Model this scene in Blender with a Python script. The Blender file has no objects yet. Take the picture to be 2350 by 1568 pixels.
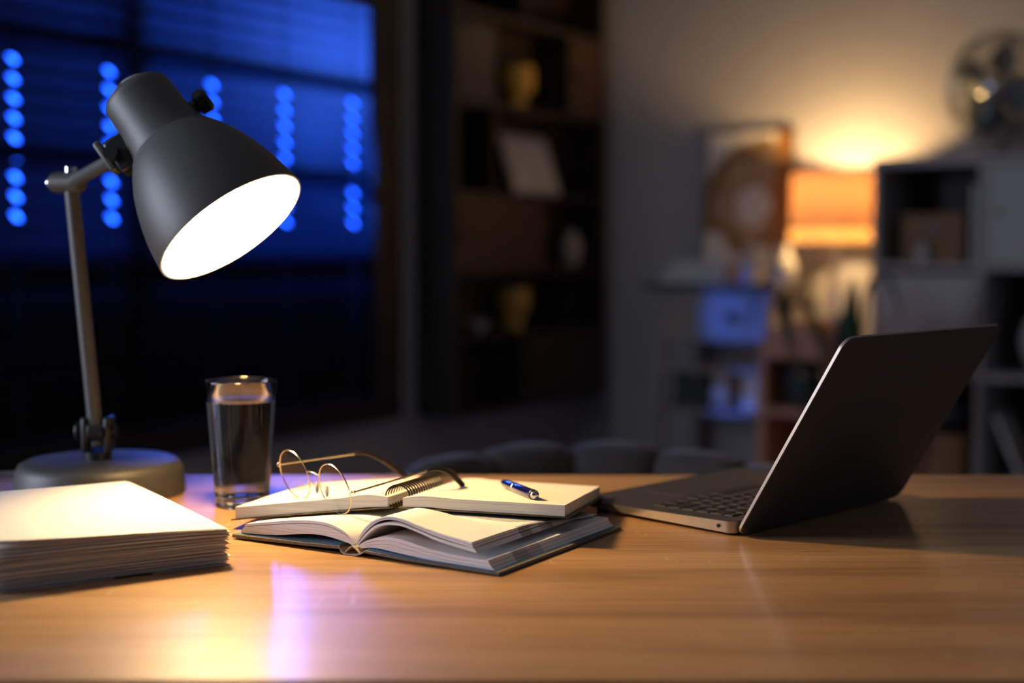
import bpy, bmesh, math, random
from mathutils import Vector, Matrix
random.seed(7)
sc = bpy.context.scene
col = sc.collection
PI = math.pi

# ------------------------------------------------------------------ camera
cam_d = bpy.data.cameras.new('camera'); cam = bpy.data.objects.new('camera', cam_d); col.objects.link(cam)
cam.location = (0, 0, 1.045)
cam.rotation_euler = (PI/2 - math.atan(224/3264), 0, 0)
cam_d.sensor_width = 36; cam_d.lens = 50
cam_d.clip_start = .05
cam_d.dof.use_dof = True; cam_d.dof.focus_distance = 1.38; cam_d.dof.aperture_fstop = 2.1
sc.camera = cam

# ------------------------------------------------------------------ room frame (the room is turned to the desk)
TH = math.atan2(-.543, .84)
K = Vector((.26, 5.924)); DB = Vector((.84, -.543)); DL = Vector((.543, .84))
def RM(a, b, z=0):               # a: along the back wall from the corner, b: out from the back wall
    p = K + a*DB - b*DL
    return Vector((p.x, p.y, z))

# ------------------------------------------------------------------ world, lights, exposure
w = bpy.data.worlds.new('world'); sc.world = w; w.use_nodes = True
w.node_tree.nodes['Background'].inputs[0].default_value = (.05, .10, .45, 1)
w.node_tree.nodes['Background'].inputs[1].default_value = .03
def area(name, loc, target, sx, sy, power, color, spread=PI):
    l = bpy.data.lights.new(name, 'AREA'); l.shape = 'RECTANGLE'; l.size = sx; l.size_y = sy
    l.energy = power; l.color = color; l.spread = spread
    o = bpy.data.objects.new(name, l); col.objects.link(o); o.location = loc
    o.rotation_euler = (Vector(target) - Vector(loc)).to_track_quat('-Z', 'Y').to_euler()
    return o
BLUE = (.02, .13, 1.0)
# blue lamps added outside the blinds: desk streak, blind glow, console patch
p = RM(-.75, .95, 1.95); area('desk_streak_light', p, (-.15, 1.2, .75), .042, .50, 29, (.05, .14, 1.0))
p = RM(-.42, 1.35, 1.66); area('blind_fill_light', p, RM(0, 1.50, 1.62), .8, .22, 20, (.05, .17, 1.0), math.radians(100))
p = RM(-.95, 2.60, 1.95)
l = bpy.data.lights.new('console_patch_light', 'SPOT'); l.energy = 950; l.color = BLUE; l.spot_size = math.radians(12); l.spot_blend = .4; l.shadow_soft_size = .05
o = bpy.data.objects.new('console_patch_light', l); col.objects.link(o); o.location = p
o.rotation_euler = (RM(1.0, .42, .62) - p).to_track_quat('-Z', 'Y').to_euler()
# cool fill lamp added outside the added window, beside the camera
p = RM(-.32, 5.75, 1.55); area('side_fill_light', p, RM(1.9, 3.4, 1.35), 1.5, 1.3, 88, (.72, .79, 1.0))
vs = sc.view_settings
vs.view_transform = 'Standard'; vs.look = 'None'; vs.exposure = 0; vs.gamma = 1; vs.use_curve_mapping = False
sc.cycles.use_denoising = True
sc.cycles.max_bounces = 10
sc.cycles.sample_clamp_indirect = 4.0

# ------------------------------------------------------------------ materials
def mat(name, color, rough=.5, metal=0., noise=None, bump=None, spec=None, trans=0, ior=None, coat=0, sheen=0):
    """noise=(scale, amount, (sx,sy,sz)) varies the colour, bump=(scale,strength,(sx,sy,sz))"""
    m = bpy.data.materials.new(name); m.use_nodes = True; nt = m.node_tree
    b = nt.nodes['Principled BSDF']
    b.inputs['Base Color'].default_value = (*color, 1); b.inputs['Roughness'].default_value = rough
    b.inputs['Metallic'].default_value = metal
    if spec is not None: b.inputs['Specular IOR Level'].default_value = spec
    if trans: b.inputs['Transmission Weight'].default_value = trans
    if ior: b.inputs['IOR'].default_value = ior
    if coat: b.inputs['Coat Weight'].default_value = coat
    if sheen: b.inputs['Sheen Weight'].default_value = sheen
    def tex(scale, s):
        tc = nt.nodes.new('ShaderNodeTexCoord'); mp = nt.nodes.new('ShaderNodeMapping'); mp.inputs['Scale'].default_value = s
        nt.links.new(tc.outputs['Object'], mp.inputs[0])
        n = nt.nodes.new('ShaderNodeTexNoise'); n.inputs['Scale'].default_value = scale; n.inputs['Detail'].default_value = 5
        nt.links.new(mp.outputs[0], n.inputs['Vector']); return n
    if noise:
        n = tex(noise[0], noise[2] if len(noise) > 2 else (1, 1, 1))
        r = nt.nodes.new('ShaderNodeValToRGB'); a = noise[1]
        r.color_ramp.elements[0].position = .3; r.color_ramp.elements[1].position = .7
        r.color_ramp.elements[0].color = (*[c*(1-a) for c in color], 1)
        r.color_ramp.elements[1].color = (*[min(1, c*(1+a)) for c in color], 1)
        nt.links.new(n.outputs['Fac'], r.inputs[0]); nt.links.new(r.outputs[0], b.inputs['Base Color'])
    if bump:
        n = tex(bump[0], bump[2] if len(bump) > 2 else (1, 1, 1))
        bp = nt.nodes.new('ShaderNodeBump'); bp.inputs['Strength'].default_value = bump[1]; bp.inputs['Distance'].default_value = .002
        nt.links.new(n.outputs['Fac'], bp.inputs['Height']); nt.links.new(bp.outputs[0], b.inputs['Normal'])
    return m
def emis(name, color, strength):
    m = bpy.data.materials.new(name); m.use_nodes = True; nt = m.node_tree; nt.nodes.clear()
    e = nt.nodes.new('ShaderNodeEmission'); e.inputs[0].default_value = (*color, 1); e.inputs[1].default_value = strength
    o = nt.nodes.new('ShaderNodeOutputMaterial'); nt.links.new(e.outputs[0], o.inputs[0]); return m
def translucent(name, color, tcolor, fac, rough_noise=None):
    m = bpy.data.materials.new(name); m.use_nodes = True; nt = m.node_tree; nt.nodes.clear()
    d = nt.nodes.new('ShaderNodeBsdfDiffuse'); d.inputs[0].default_value = (*color, 1)
    t = nt.nodes.new('ShaderNodeBsdfTranslucent'); t.inputs[0].default_value = (*tcolor, 1)
    x = nt.nodes.new('ShaderNodeMixShader'); x.inputs[0].default_value = fac
    o = nt.nodes.new('ShaderNodeOutputMaterial')
    nt.links.new(d.outputs[0], x.inputs[1]); nt.links.new(t.outputs[0], x.inputs[2]); nt.links.new(x.outputs[0], o.inputs[0])
    if rough_noise:
        tc = nt.nodes.new('ShaderNodeTexCoord'); n = nt.nodes.new('ShaderNodeTexNoise'); n.inputs['Scale'].default_value = rough_noise
        r = nt.nodes.new('ShaderNodeMixRGB'); r.inputs[1].default_value = (*[c*.85 for c in tcolor], 1); r.inputs[2].default_value = (*tcolor, 1)
        nt.links.new(tc.outputs['Object'], n.inputs['Vector']); nt.links.new(n.outputs['Fac'], r.inputs[0]); nt.links.new(r.outputs[0], t.inputs[0])
    return m
def pane_mat(name, rough=.02, tint=(1, 1, 1)):
    m = bpy.data.materials.new(name); m.use_nodes = True; nt = m.node_tree; nt.nodes.clear()
    t = nt.nodes.new('ShaderNodeBsdfTransparent'); t.inputs[0].default_value = (*tint, 1)
    g = nt.nodes.new('ShaderNodeBsdfGlossy'); g.inputs['Roughness'].default_value = rough
    lw = nt.nodes.new('ShaderNodeLayerWeight'); lw.inputs[0].default_value = .5
    pw = nt.nodes.new('ShaderNodeMath'); pw.operation = 'POWER'; pw.inputs[1].default_value = 4; nt.links.new(lw.outputs['Facing'], pw.inputs[0])
    f = nt.nodes.new('ShaderNodeMapRange'); f.inputs['To Min'].default_value = .04; f.inputs['To Max'].default_value = .7; nt.links.new(pw.outputs[0], f.inputs[0])
    x = nt.nodes.new('ShaderNodeMixShader'); o = nt.nodes.new('ShaderNodeOutputMaterial')
    nt.links.new(f.outputs[0], x.inputs[0]); nt.links.new(t.outputs[0], x.inputs[1]); nt.links.new(g.outputs[0], x.inputs[2]); nt.links.new(x.outputs[0], o.inputs[0])
    return m

def desk_wood():
    m = bpy.data.materials.new('desk_oak'); m.use_nodes = True; nt = m.node_tree; N = nt.nodes.new; L = nt.links.new
    b = nt.nodes['Principled BSDF']; b.inputs['Coat Weight'].default_value = .26; b.inputs['Coat Roughness'].default_value = .17
    tc = N('ShaderNodeTexCoord')
    def noise(sc_, scale, det=6, rough=.6, dist=0):
        mp = N('ShaderNodeMapping'); mp.inputs['Scale'].default_value = sc_; L(tc.outputs['Object'], mp.inputs[0])
        n = N('ShaderNodeTexNoise'); n.inputs['Scale'].default_value = scale; n.inputs['Detail'].default_value = det
        n.inputs['Roughness'].default_value = rough; n.inputs['Distortion'].default_value = dist
        L(mp.outputs[0], n.inputs['Vector']); return n.outputs['Fac']
    def ramp(fac, stops):
        r = N('ShaderNodeValToRGB'); e = r.color_ramp.elements
        while len(e) < len(stops): e.new(.5)
        for i, (p, c) in enumerate(stops): e[i].position = p; e[i].color = (*c, 1)
        L(fac, r.inputs[0]); return r.outputs[0]
    def mix(kind, fac, a, bb):
        x = N('ShaderNodeMixRGB'); x.blend_type = kind
        for s, v in ((0, fac), (1, a), (2, bb)):
            if isinstance(v, (int, float)): x.inputs[s].default_value = v
            elif isinstance(v, tuple): x.inputs[s].default_value = (*v, 1)
            else: L(v, x.inputs[s])
        return x.outputs[0]
    broad = ramp(noise((.9, 9, 1), 2.2, 4, .55, .4), [(.28, (.33, .175, .080)), (.5, (.49, .28, .125)), (.75, (.56, .34, .165))])
    fine = ramp(noise((3.0, 150, 1), 2.0, 6, .75), [(.32, (.48, .43, .38)), (.50, (.90, .89, .87)), (.75, (1.12, 1.10, 1.05))])
    c = mix('MULTIPLY', .85, broad, fine)
    streak = ramp(noise((1.3, 34, 1), 1.7, 8, .7, .6), [(.60, (0, 0, 0)), (.70, (1, 1, 1))])
    c = mix('MIX', streak, c, mix('MULTIPLY', 1.0, c, (.74, .66, .58)))
    fleck = ramp(noise((95, 17, 1), 1.0, 2, .5, .3), [(.66, (0, 0, 0)), (.72, (1, 1, 1))])
    band = ramp(noise((1.1, 10, 1), 2.4, 2, .5), [(.56, (0, 0, 0)), (.62, (1, 1, 1))])
    c = mix('MIX', mix('MULTIPLY', 1.0, fleck, band), c, mix('MIX', .35, c, (.72, .55, .36)))
    L(c, b.inputs['Base Color'])
    bp = N('ShaderNodeBump'); bp.inputs['Strength'].default_value = .22; bp.inputs['Distance'].default_value = .0008
    L(fine, bp.inputs['Height']); L(bp.outputs[0], b.inputs['Normal'])
    rr = N('ShaderNodeMapRange'); rr.inputs['To Min'].default_value = .30; rr.inputs['To Max'].default_value = .46
    L(noise((2, 60, 1), 2.0), rr.inputs[0]); L(rr.outputs[0], b.inputs['Roughness'])
    return m

def page_mat(name, color, lines=None, edge=None, marks=None):
    """paper; lines=(axis,spacing,width) ruled print, edge=(spacing) leaf lines by height, marks=list of printed bars (x0,x1,y0,y1)"""
    m = bpy.data.materials.new(name); m.use_nodes = True; nt = m.node_tree; N = nt.nodes.new; L = nt.links.new
    b = nt.nodes['Principled BSDF']; b.inputs['Roughness'].default_value = .75; b.inputs['Specular IOR Level'].default_value = .2
    tc = N('ShaderNodeTexCoord'); sp = N('ShaderNodeSeparateXYZ'); L(tc.outputs['Object'], sp.inputs[0])
    cur = N('ShaderNodeRGB'); cur.outputs[0].default_value = (*color, 1); cur = cur.outputs[0]
    def math_(op, a, bv=None):
        n = N('ShaderNodeMath'); n.operation = op
        for i, v in enumerate((a, bv)):
            if v is None: continue
            if isinstance(v, (int, float)): n.inputs[i].default_value = v
            else: L(v, n.inputs[i])
        return n.outputs[0]
    def darken(mask, k):
        nonlocal cur
        x = N('ShaderNodeMixRGB'); L(mask, x.inputs[0]); L(cur, x.inputs[1]); x.inputs[2].default_value = (*[c*k for c in color], 1); cur = x.outputs[0]
    if lines:
        ax, s, wd, x0, x1, y0, y1, k = lines
        fr = math_('FRACT', math_('DIVIDE', sp.outputs['XYZ'.index(ax)], s))
        mk = math_('LESS_THAN', fr, wd/s)
        for o, lo, hi in ((0, x0, x1), (1, y0, y1)):
            mk = math_('MULTIPLY', mk, math_('GREATER_THAN', sp.outputs[o], lo)); mk = math_('MULTIPLY', mk, math_('LESS_THAN', sp.outputs[o], hi))
        darken(mk, k)
    if edge:
        n = N('ShaderNodeTexNoise'); mp = N('ShaderNodeMapping'); mp.inputs['Scale'].default_value = (6, 6, 1/edge); L(tc.outputs['Object'], mp.inputs[0]); L(mp.outputs[0], n.inputs['Vector'])
        n.inputs['Scale'].default_value = 1; n.inputs['Detail'].default_value = 3
        geo = N('ShaderNodeNewGeometry'); sn = N('ShaderNodeSeparateXYZ'); L(geo.outputs['Normal'], sn.inputs[0])
        side = math_('LESS_THAN', math_('ABSOLUTE', sn.outputs[2]), .5)
        mk = math_('MULTIPLY', side, math_('MULTIPLY', math_('GREATER_THAN', n.outputs['Fac'], .55), .6))
        darken(mk, .62)
    for q in (marks or []):
        x0, x1, y0, y1, k = q
        mk = math_('MULTIPLY', math_('GREATER_THAN', sp.outputs[0], x0), math_('LESS_THAN', sp.outputs[0], x1))
        mk = math_('MULTIPLY', mk, math_('MULTIPLY', math_('GREATER_THAN', sp.outputs[1], y0), math_('LESS_THAN', sp.outputs[1], y1)))
        darken(mk, k)
    L(cur, b.inputs['Base Color']); return m

def art_mat():
    m = bpy.data.materials.new('abstract_print'); m.use_nodes = True; nt = m.node_tree; N = nt.nodes.new; L = nt.links.new
    b = nt.nodes['Principled BSDF']; b.inputs['Roughness'].default_value = .8
    tc = N('ShaderNodeTexCoord'); mp = N('ShaderNodeMapping'); mp.inputs['Location'].default_value = (-.20/.15, 0, -.32/.15); mp.inputs['Scale'].default_value = (1/.15, 0, 1/.15)
    L(tc.outputs['Object'], mp.inputs[0])
    ln_ = N('ShaderNodeVectorMath'); ln_.operation = 'LENGTH'; L(mp.outputs[0], ln_.inputs[0])
    nz = N('ShaderNodeTexNoise'); nz.inputs['Scale'].default_value = 7; nz.inputs['Detail'].default_value = 1; L(tc.outputs['Object'], nz.inputs['Vector'])
    ad = N('ShaderNodeMath'); ad.operation = 'MULTIPLY_ADD'; L(nz.outputs['Fac'], ad.inputs[0]); ad.inputs[1].default_value = 1.3; L(ln_.outputs['Value'], ad.inputs[2])
    dv = N('ShaderNodeMath'); dv.operation = 'DIVIDE'; L(ad.outputs[0], dv.inputs[0]); dv.inputs[1].default_value = 3.2
    r = N('ShaderNodeValToRGB'); e = r.color_ramp.elements
    e[0].position = 0; e[0].color = (.86, .82, .76, 1); e[1].position = 1; e[1].color = (.88, .84, .76, 1)
    for p_, c_ in ((.34, (.84, .80, .74)), (.38, (.42, .29, .16)), (.48, (.50, .37, .23)), (.54, (.24, .14, .05)), (.60, (.28, .17, .07)), (.65, (.86, .82, .74))):
        q = e.new(p_); q.color = (*c_, 1)
    L(dv.outputs[0], r.inputs[0])
    sp = N('ShaderNodeSeparateXYZ'); L(tc.outputs['Object'], sp.inputs[0])
    g = N('ShaderNodeMath'); g.operation = 'GREATER_THAN'; L(sp.outputs[0], g.inputs[0]); g.inputs[1].default_value = .285
    x = N('ShaderNodeMixRGB'); L(g.outputs[0], x.inputs[0]); L(r.outputs[0], x.inputs[1]); x.inputs[2].default_value = (.33, .15, .04, 1)
    L(x.outputs[0], b.inputs['Base Color']); return m

M = dict(
    wall=mat('wall_paint', (.42, .415, .42), .85, noise=(3, .04), bump=(220, .12)),
    wall_white=mat('white_wall_paint', (.80, .80, .80), .85, noise=(3, .03)),
    wall_dark=mat('dark_wall_paint', (.10, .10, .11), .85, noise=(3, .04)),
    ceiling=mat('ceiling_paint', (.45, .45, .45), .9, noise=(3, .03)),
    floor=mat('floor_laminate', (.085, .075, .07), .5, noise=(3, .35, (1, 9, 1))),
    skirting=mat('skirting_paint', (.45, .45, .45), .5, noise=(8, .04)),
    frame_dark=mat('dark_window_wood', (.005, .0045, .005), .6, noise=(6, .3, (1, 1, 8))),
    slat=translucent('blind_slat', (.030, .030, .034), (.10, .105, .115), .6, 40),
    cord=mat('blind_cord', (.03, .03, .035), .8, noise=(90, .2)),
    pane=pane_mat('window_pane'),
    oak=desk_wood(),
    desk_leg=mat('desk_leg_metal', (.02, .02, .022), .45, .3, noise=(20, .2)),
    lamp_metal=mat('lamp_grey_metal', (.098, .094, .087), .50, .35, noise=(400, .05), bump=(900, .06)),
    lamp_in=mat('lamp_inner_white', (.86, .84, .80), .45, noise=(30, .02)),
    black=mat('black_plastic', (.012, .012, .013), .4, noise=(60, .2)),
    chrome=mat('chrome', (.75, .75, .77), .12, 1, noise=(40, .05)),
    bulb=emis('desk_bulb_glow', (1, .64, .27), 430),
    bulb2=emis('floor_bulb_glow', (1, .60, .245), 560),
    panel_glow=emis('blue_panel_glow', (.010, .085, 1.0), 15),
    glass=mat('drinking_glass', (1, 1, 1), .0, trans=1, ior=1.48, noise=None),
    water=mat('water', (1, 1, 1), .0, trans=1, ior=1.333),
    paper=page_mat('white_paper', (.86, .85, .84)),
    page=page_mat('book_page', (.84, .82, .78), lines=('Y', .0068, .0007, .03, .125, .012, .215, .86), edge=.0006, marks=[(.118, .128, .03, .20, .93)]),
    page_r=page_mat('book_page_tabbed', (.84, .82, .79), lines=('Y', .0068, .0007, .03, .125, .012, .215, .86), edge=.0006,
                    marks=[(.1290, .2, .085, .105, .45), (.1290, .2, .122, .145, .45), (.1290, .2, .105, .122, .75)]),
    page_low=page_mat('book_page_lower', (.82, .80, .79), edge=.0006, marks=[(.148, .2, .045, .070, .55), (.148, .2, .070, .095, .7)]),
    nb_page=page_mat('notebook_page', (.86, .80, .66), edge=.0007),
    cover=mat('grey_linen_cover', (.13, .12, .105), .7, noise=(260, .25), bump=(700, .5)),
    cover_in=mat('blue_endpaper', (.10, .22, .34), .7, noise=(60, .15)),
    spine_cloth=mat('spine_cloth', (.55, .47, .36), .8, noise=(300, .15)),
    nb_cover=mat('dark_patterned_cover', (.07, .055, .025), .45, noise=(90, .8)),
    ring=mat('dark_ring_wire', (.03, .022, .017), .35, .7, noise=(80, .2)),
    gold=mat('gold_wire', (.80, .62, .36), .2, 1, noise=(90, .06)),
    tip=mat('brown_temple_tip', (.010, .005, .003), .5, noise=(120, .5), spec=.2),
    lens=pane_mat('spectacle_lens', .0, (.985, .985, .985)),
    pad=mat('nose_pad_silicone', (.8, .78, .72), .2, trans=.6, ior=1.42),
    pen_blue=mat('blue_pen_lacquer', (.004, .006, .075), .15, .3, coat=1, noise=(60, .15)),
    laptop=mat('space_grey_aluminium', (.062, .062, .068), .45, .6, noise=(300, .05)),
    laptop_edge=mat('polished_aluminium_edge', (.46, .42, .40), .38, .8, noise=(200, .04)),
    lid=mat('lid_dark_aluminium', (.075, .075, .080), .48, .5, noise=(300, .05)),
    key=mat('black_keycap', (.008, .008, .009), .5, noise=(300, .2)),
    well=mat('keyboard_well', (.018, .018, .02), .5, noise=(300, .1)),
    screen=mat('dark_screen_glass', (.004, .004, .005), .06, noise=(3, .2)),
    shelf_wood=mat('dark_walnut', (.016, .009, .006), .55, noise=(4, .35, (1, 1, 12))),
    shelf_door=mat('walnut_door', (.045, .022, .012), .5, noise=(4, .3, (1, 12, 1))),
    grey_book=mat('grey_binding', (.075, .07, .073), .6, noise=(20, .15)),
    yellow=mat('mustard_glaze', (.72, .44, .06), .3, noise=(12, .15), coat=.3),
    white_cer=mat('white_ceramic', (.58, .56, .53), .3, noise=(10, .05)),
    pict_white=mat('photo_paper', (.82, .80, .78), .4, noise=(5, .18)),
    con_wood=mat('grey_oak', (.30, .265, .225), .55, noise=(4, .2, (6, 1, 1))),
    con_top=mat('dark_table_top', (.06, .055, .055), .35, noise=(4, .2, (6, 1, 1))),
    brown=mat('brown_leather', (.14, .055, .022), .5, noise=(40, .25)),
    dark_green=mat('dark_green_card', (.03, .04, .035), .6, noise=(12, .2)),
    unit=mat('pale_grey_laminate', (.40, .38, .37), .5, noise=(3, .08, (10, 1, 1))),
    unit_door=mat('pale_door_panel', (.44, .43, .43), .5, noise=(3, .08, (1, 1, 10))),
    card=mat('brown_cardboard', (.30, .17, .09), .8, noise=(20, .15)),
    dusk=mat('blue_grey_fabric', (.07, .085, .10), .8, noise=(120, .25)),
    art=art_mat(),
    art_frame=mat('brown_frame', (.10, .05, .02), .5, noise=(8, .25)),
    shade=translucent('linen_shade', (.75, .66, .54), (.115, .054, .022), .6, 160),
    shade_trim=translucent('light_linen_trim', (.8, .72, .58), (.36, .22, .090), .8, 160),
    lamp_pole=mat('pale_pink_pole', (.56, .47, .42), .4, noise=(20, .06)),
    peach=mat('peach_board', (.66, .30, .17), .6, noise=(10, .08)),
    leaf=mat('dark_green_leaf', (.014, .060, .022), .35, noise=(9, .35)),
    stem=mat('plant_stem', (.05, .06, .02), .6, noise=(30, .3)),
    soil=mat('potting_soil', (.03, .02, .014), .95, noise=(80, .5), bump=(120, .8)),
    pot=mat('charcoal_pot', (.05, .05, .055), .5, noise=(20, .2)),
    chair=mat('charcoal_velvet', (.020, .020, .023), .8, noise=(180, .2), bump=(300, .25), sheen=.25),
    fan_metal=mat('fan_silver', (.20, .22, .22), .3, .7, noise=(30, .1)),
    fan_blade=mat('fan_blade_grey', (.09, .11, .11), .3, .5, noise=(10, .15)),
    concrete=mat('light_block_concrete', (.10, .10, .10), .9, noise=(6, .3)),
    cable=mat('grey_cable', (.16, .16, .16), .5, noise=(60, .15)),
)

# ------------------------------------------------------------------ mesh helpers
class MB:
    def __init__(s): s.v = []; s.f = []
    def add(s, vs, fs):
        o = len(s.v); s.v += [tuple(v) for v in vs]; s.f += [tuple(i+o for i in f) for f in fs]; return s
    def box(s, x0, x1, y0, y1, z0, z1):
        return s.add([(x0,y0,z0),(x1,y0,z0),(x1,y1,z0),(x0,y1,z0),(x0,y0,z1),(x1,y0,z1),(x1,y1,z1),(x0,y1,z1)],
                     [(3,2,1,0),(4,5,6,7),(0,1,5,4),(1,2,6,5),(2,3,7,6),(3,0,4,7)])
    def hexa(s, b, t):
        return s.add(list(b)+list(t), [(3,2,1,0),(4,5,6,7),(0,1,5,4),(1,2,6,5),(2,3,7,6),(3,0,4,7)])
    def lathe(s, prof, n=48, mtx=None, closed=False):
        vs = []; fs = []
        for r, z in prof:
            for i in range(n):
                a = 2*PI*i/n; q = Vector((r*math.cos(a), r*math.sin(a), z)); vs.append(mtx @ q if mtx else q)
        m = len(prof)
        for j in range(m if closed else m-1):
            k = (j+1) % m
            for i in range(n):
                i2 = (i+1) % n; fs.append((j*n+i, j*n+i2, k*n+i2, k*n+i))
        return s.add(vs, fs)
    def tube(s, pts, r, n=10, closed=False, cap=True, flat=None):
        pts = [Vector(p) for p in pts]; m = len(pts); rs = r if isinstance(r, (list, tuple)) else [r]*m
        T = []
        for i in range(m):
            if closed: t = pts[(i+1) % m]-pts[i-1]
            else: t = pts[min(i+1, m-1)]-pts[max(i-1, 0)]
            T.append(t.normalized())
        up = Vector((0, 0, 1)) if abs(T[0].z) < .9 else Vector((1, 0, 0))
        nrm = (up - T[0]*up.dot(T[0])).normalized(); vs = []; fs = []
        for i in range(m):
            nrm = (nrm - T[i]*nrm.dot(T[i])).normalized(); bi = T[i].cross(nrm)
            for k in range(n):
                a = 2*PI*k/n; vs.append(pts[i] + (nrm*math.cos(a)*(flat or 1) + bi*math.sin(a))*rs[i])
        for i in range(m if closed else m-1):
            j = (i+1) % m
            for k in range(n): fs.append((i*n+k, i*n+(k+1) % n, j*n+(k+1) % n, j*n+k))
        if cap and not closed: fs += [tuple(range(n))[::-1], tuple(range((m-1)*n, m*n))]
        return s.add(vs, fs)
    def ball(s, c, rx, ry=None, rz=None, n=16, mtx=None):
        ry = ry or rx; rz = rz or rx; vs = []; fs = []; c = Vector(c)
        m = n//2
        for j in range(m+1):
            ph = PI*j/m
            for i in range(n):
                a = 2*PI*i/n; q = Vector((rx*math.sin(ph)*math.cos(a), ry*math.sin(ph)*math.sin(a), -rz*math.cos(ph)))
                vs.append(c + (mtx @ q if mtx else q))
        for j in range(m):
            for i in range(n): fs.append((j*n+i, j*n+(i+1) % n, (j+1)*n+(i+1) % n, (j+1)*n+i))
        return s.add(vs, fs)
    def prism(s, poly, y0, y1):      # polygon in x,z extruded along y
        n = len(poly)
        return s.add([(x, y0, z) for x, z in poly]+[(x, y1, z) for x, z in poly],
                     [tuple(range(n)), tuple(range(n, 2*n))[::-1]]+[(i, n+i, n+(i+1) % n, (i+1) % n) for i in range(n)])
    def grid_solid(s, nu, nv, top, bot):  # solid between two height fields; top(i,j)/bot(i,j) -> point
        vs = [top(i/nu, j/nv) for j in range(nv+1) for i in range(nu+1)]+[bot(i/nu, j/nv) for j in range(nv+1) for i in range(nu+1)]
        o = (nu+1)*(nv+1); I = lambda i, j: j*(nu+1)+i; fs = []
        for j in range(nv):
            for i in range(nu):
                a, b, c, d = I(i, j), I(i+1, j), I(i+1, j+1), I(i, j+1); fs += [(a, b, c, d), (d+o, c+o, b+o, a+o)]
        for i in range(nu): fs += [(I(i+1, 0), I(i, 0), I(i, 0)+o, I(i+1, 0)+o), (I(i, nv), I(i+1, nv), I(i+1, nv)+o, I(i, nv)+o)]
        for j in range(nv): fs += [(I(0, j), I(0, j+1), I(0, j+1)+o, I(0, j)+o), (I(nu, j+1), I(nu, j), I(nu, j)+o, I(nu, j+1)+o)]
        return s.add(vs, fs)
    def mesh(s, name, m, smooth=True, ang=40):
        me = bpy.data.meshes.new(name); me.from_pydata(s.v, [], s.f); me.validate()
        bm = bmesh.new(); bm.from_mesh(me); bmesh.ops.recalc_face_normals(bm, faces=bm.faces); bm.to_mesh(me); bm.free()
        me.materials.append(M[m] if isinstance(m, str) else m)
        if smooth:
            me.shade_smooth(); me.set_sharp_from_angle(angle=math.radians(ang))
        return me
    def build(s, name, m, parent=None, bevel=0, smooth=True, ang=40, seg=2):
        o = bpy.data.objects.new(name, s.mesh(name, m, smooth, ang)); col.objects.link(o); o.parent = parent
        if bevel:
            b = o.modifiers.new('bevel', 'BEVEL'); b.width = bevel; b.segments = seg; b.limit_method = 'ANGLE'; b.angle_limit = math.radians(40); b.harden_normals = False
        return o
def BX(*a): return MB().box(*a)
def thing(name, label, cat, loc=(0, 0, 0), rz=0, group=None):
    o = bpy.data.objects.new(name, None); col.objects.link(o); o.empty_display_size = .05
    o.location = loc; o.rotation_euler = (0, 0, rz); o['label'] = label; o['category'] = cat
    if group: o['group'] = group
    return o
def struct(o, label=None, cat=None):
    o['kind'] = 'structure'
    if label: o['label'] = label
    if cat: o['category'] = cat
    return o
def tag(o, label, cat, group=None, loc=None, rz=0):
    o['label'] = label; o['category'] = cat
    if group: o['group'] = group
    if loc is not None: o.location = loc; o.rotation_euler = (0, 0, rz)
    return o
def place(o, loc, rz=0): o.location = loc; o.rotation_euler = (0, 0, rz); return o
def link_copy(me, name, parent):
    o = bpy.data.objects.new(name, me); col.objects.link(o); o.parent = parent; return o

# ================================================================== THE ROOM
ROOM = RM(0, 0)
W_A, W_B, H_C = 5.6, 7.6, 2.75
WB0, WB1, WZ0, WZ1 = 1.24, 3.60, .50, 1.92          # blind window opening on the left wall (distance from back wall, heights)
VB0, VB1, VZ0, VZ1 = 4.95, 6.55, .85, 2.25          # window added for the fill light, beside the camera
T = .20; TL = .09
struct(place(BX(-TL, W_A+T, -W_B-T, T, -.1, 0).build('floor', 'floor'), ROOM, TH), 'dark laminate floor of the room', 'floor')
struct(place(BX(-TL, W_A+T, -W_B-T, T, H_C, H_C+.1).build('ceiling', 'ceiling'), ROOM, TH), 'plain pale painted ceiling above the room', 'ceiling')
mb = MB()
mb.box(-TL, 0, -WB0, T, 0, H_C); mb.box(-TL, 0, -WB1, -WB0, 0, WZ0); mb.box(-TL, 0, -WB1, -WB0, WZ1, H_C)
mb.box(-TL, 0, -VB0, -WB1, 0, H_C); mb.box(-TL, 0, -VB1, -VB0, 0, VZ0); mb.box(-TL, 0, -VB1, -VB0, VZ1, H_C); mb.box(-TL, 0, -W_B-T, -VB1, 0, H_C)
struct(place(mb.build('wall_left', 'wall', smooth=False), ROOM, TH), 'grey painted wall with the dark blind-covered window', 'wall')
struct(place(BX(0, W_A, 0, T, 0, H_C).build('wall_back', 'wall'), ROOM, TH), 'grey painted wall lit by the floor lamp', 'wall')
struct(place(BX(W_A, W_A+T, -W_B-T, T, 0, H_C).build('wall_right', 'wall_white'), ROOM, TH), 'plain white painted wall on the far side', 'wall')
struct(place(BX(0, W_A, -W_B-T, -W_B, 0, H_C).build('wall_rear', 'wall_dark'), ROOM, TH), 'dark painted wall opposite the lamp corner', 'wall')
struct(place(BX(0, W_A, -.014, 0, 0, .08).build('baseboard_back', 'skirting'), ROOM, TH), 'low grey skirting board below the lamp-lit wall', 'baseboard')
struct(place(BX(0, .014, -W_B, -.014, 0, .08).build('baseboard_left', 'skirting'), ROOM, TH), 'low grey skirting board below the window wall', 'baseboard')

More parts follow.
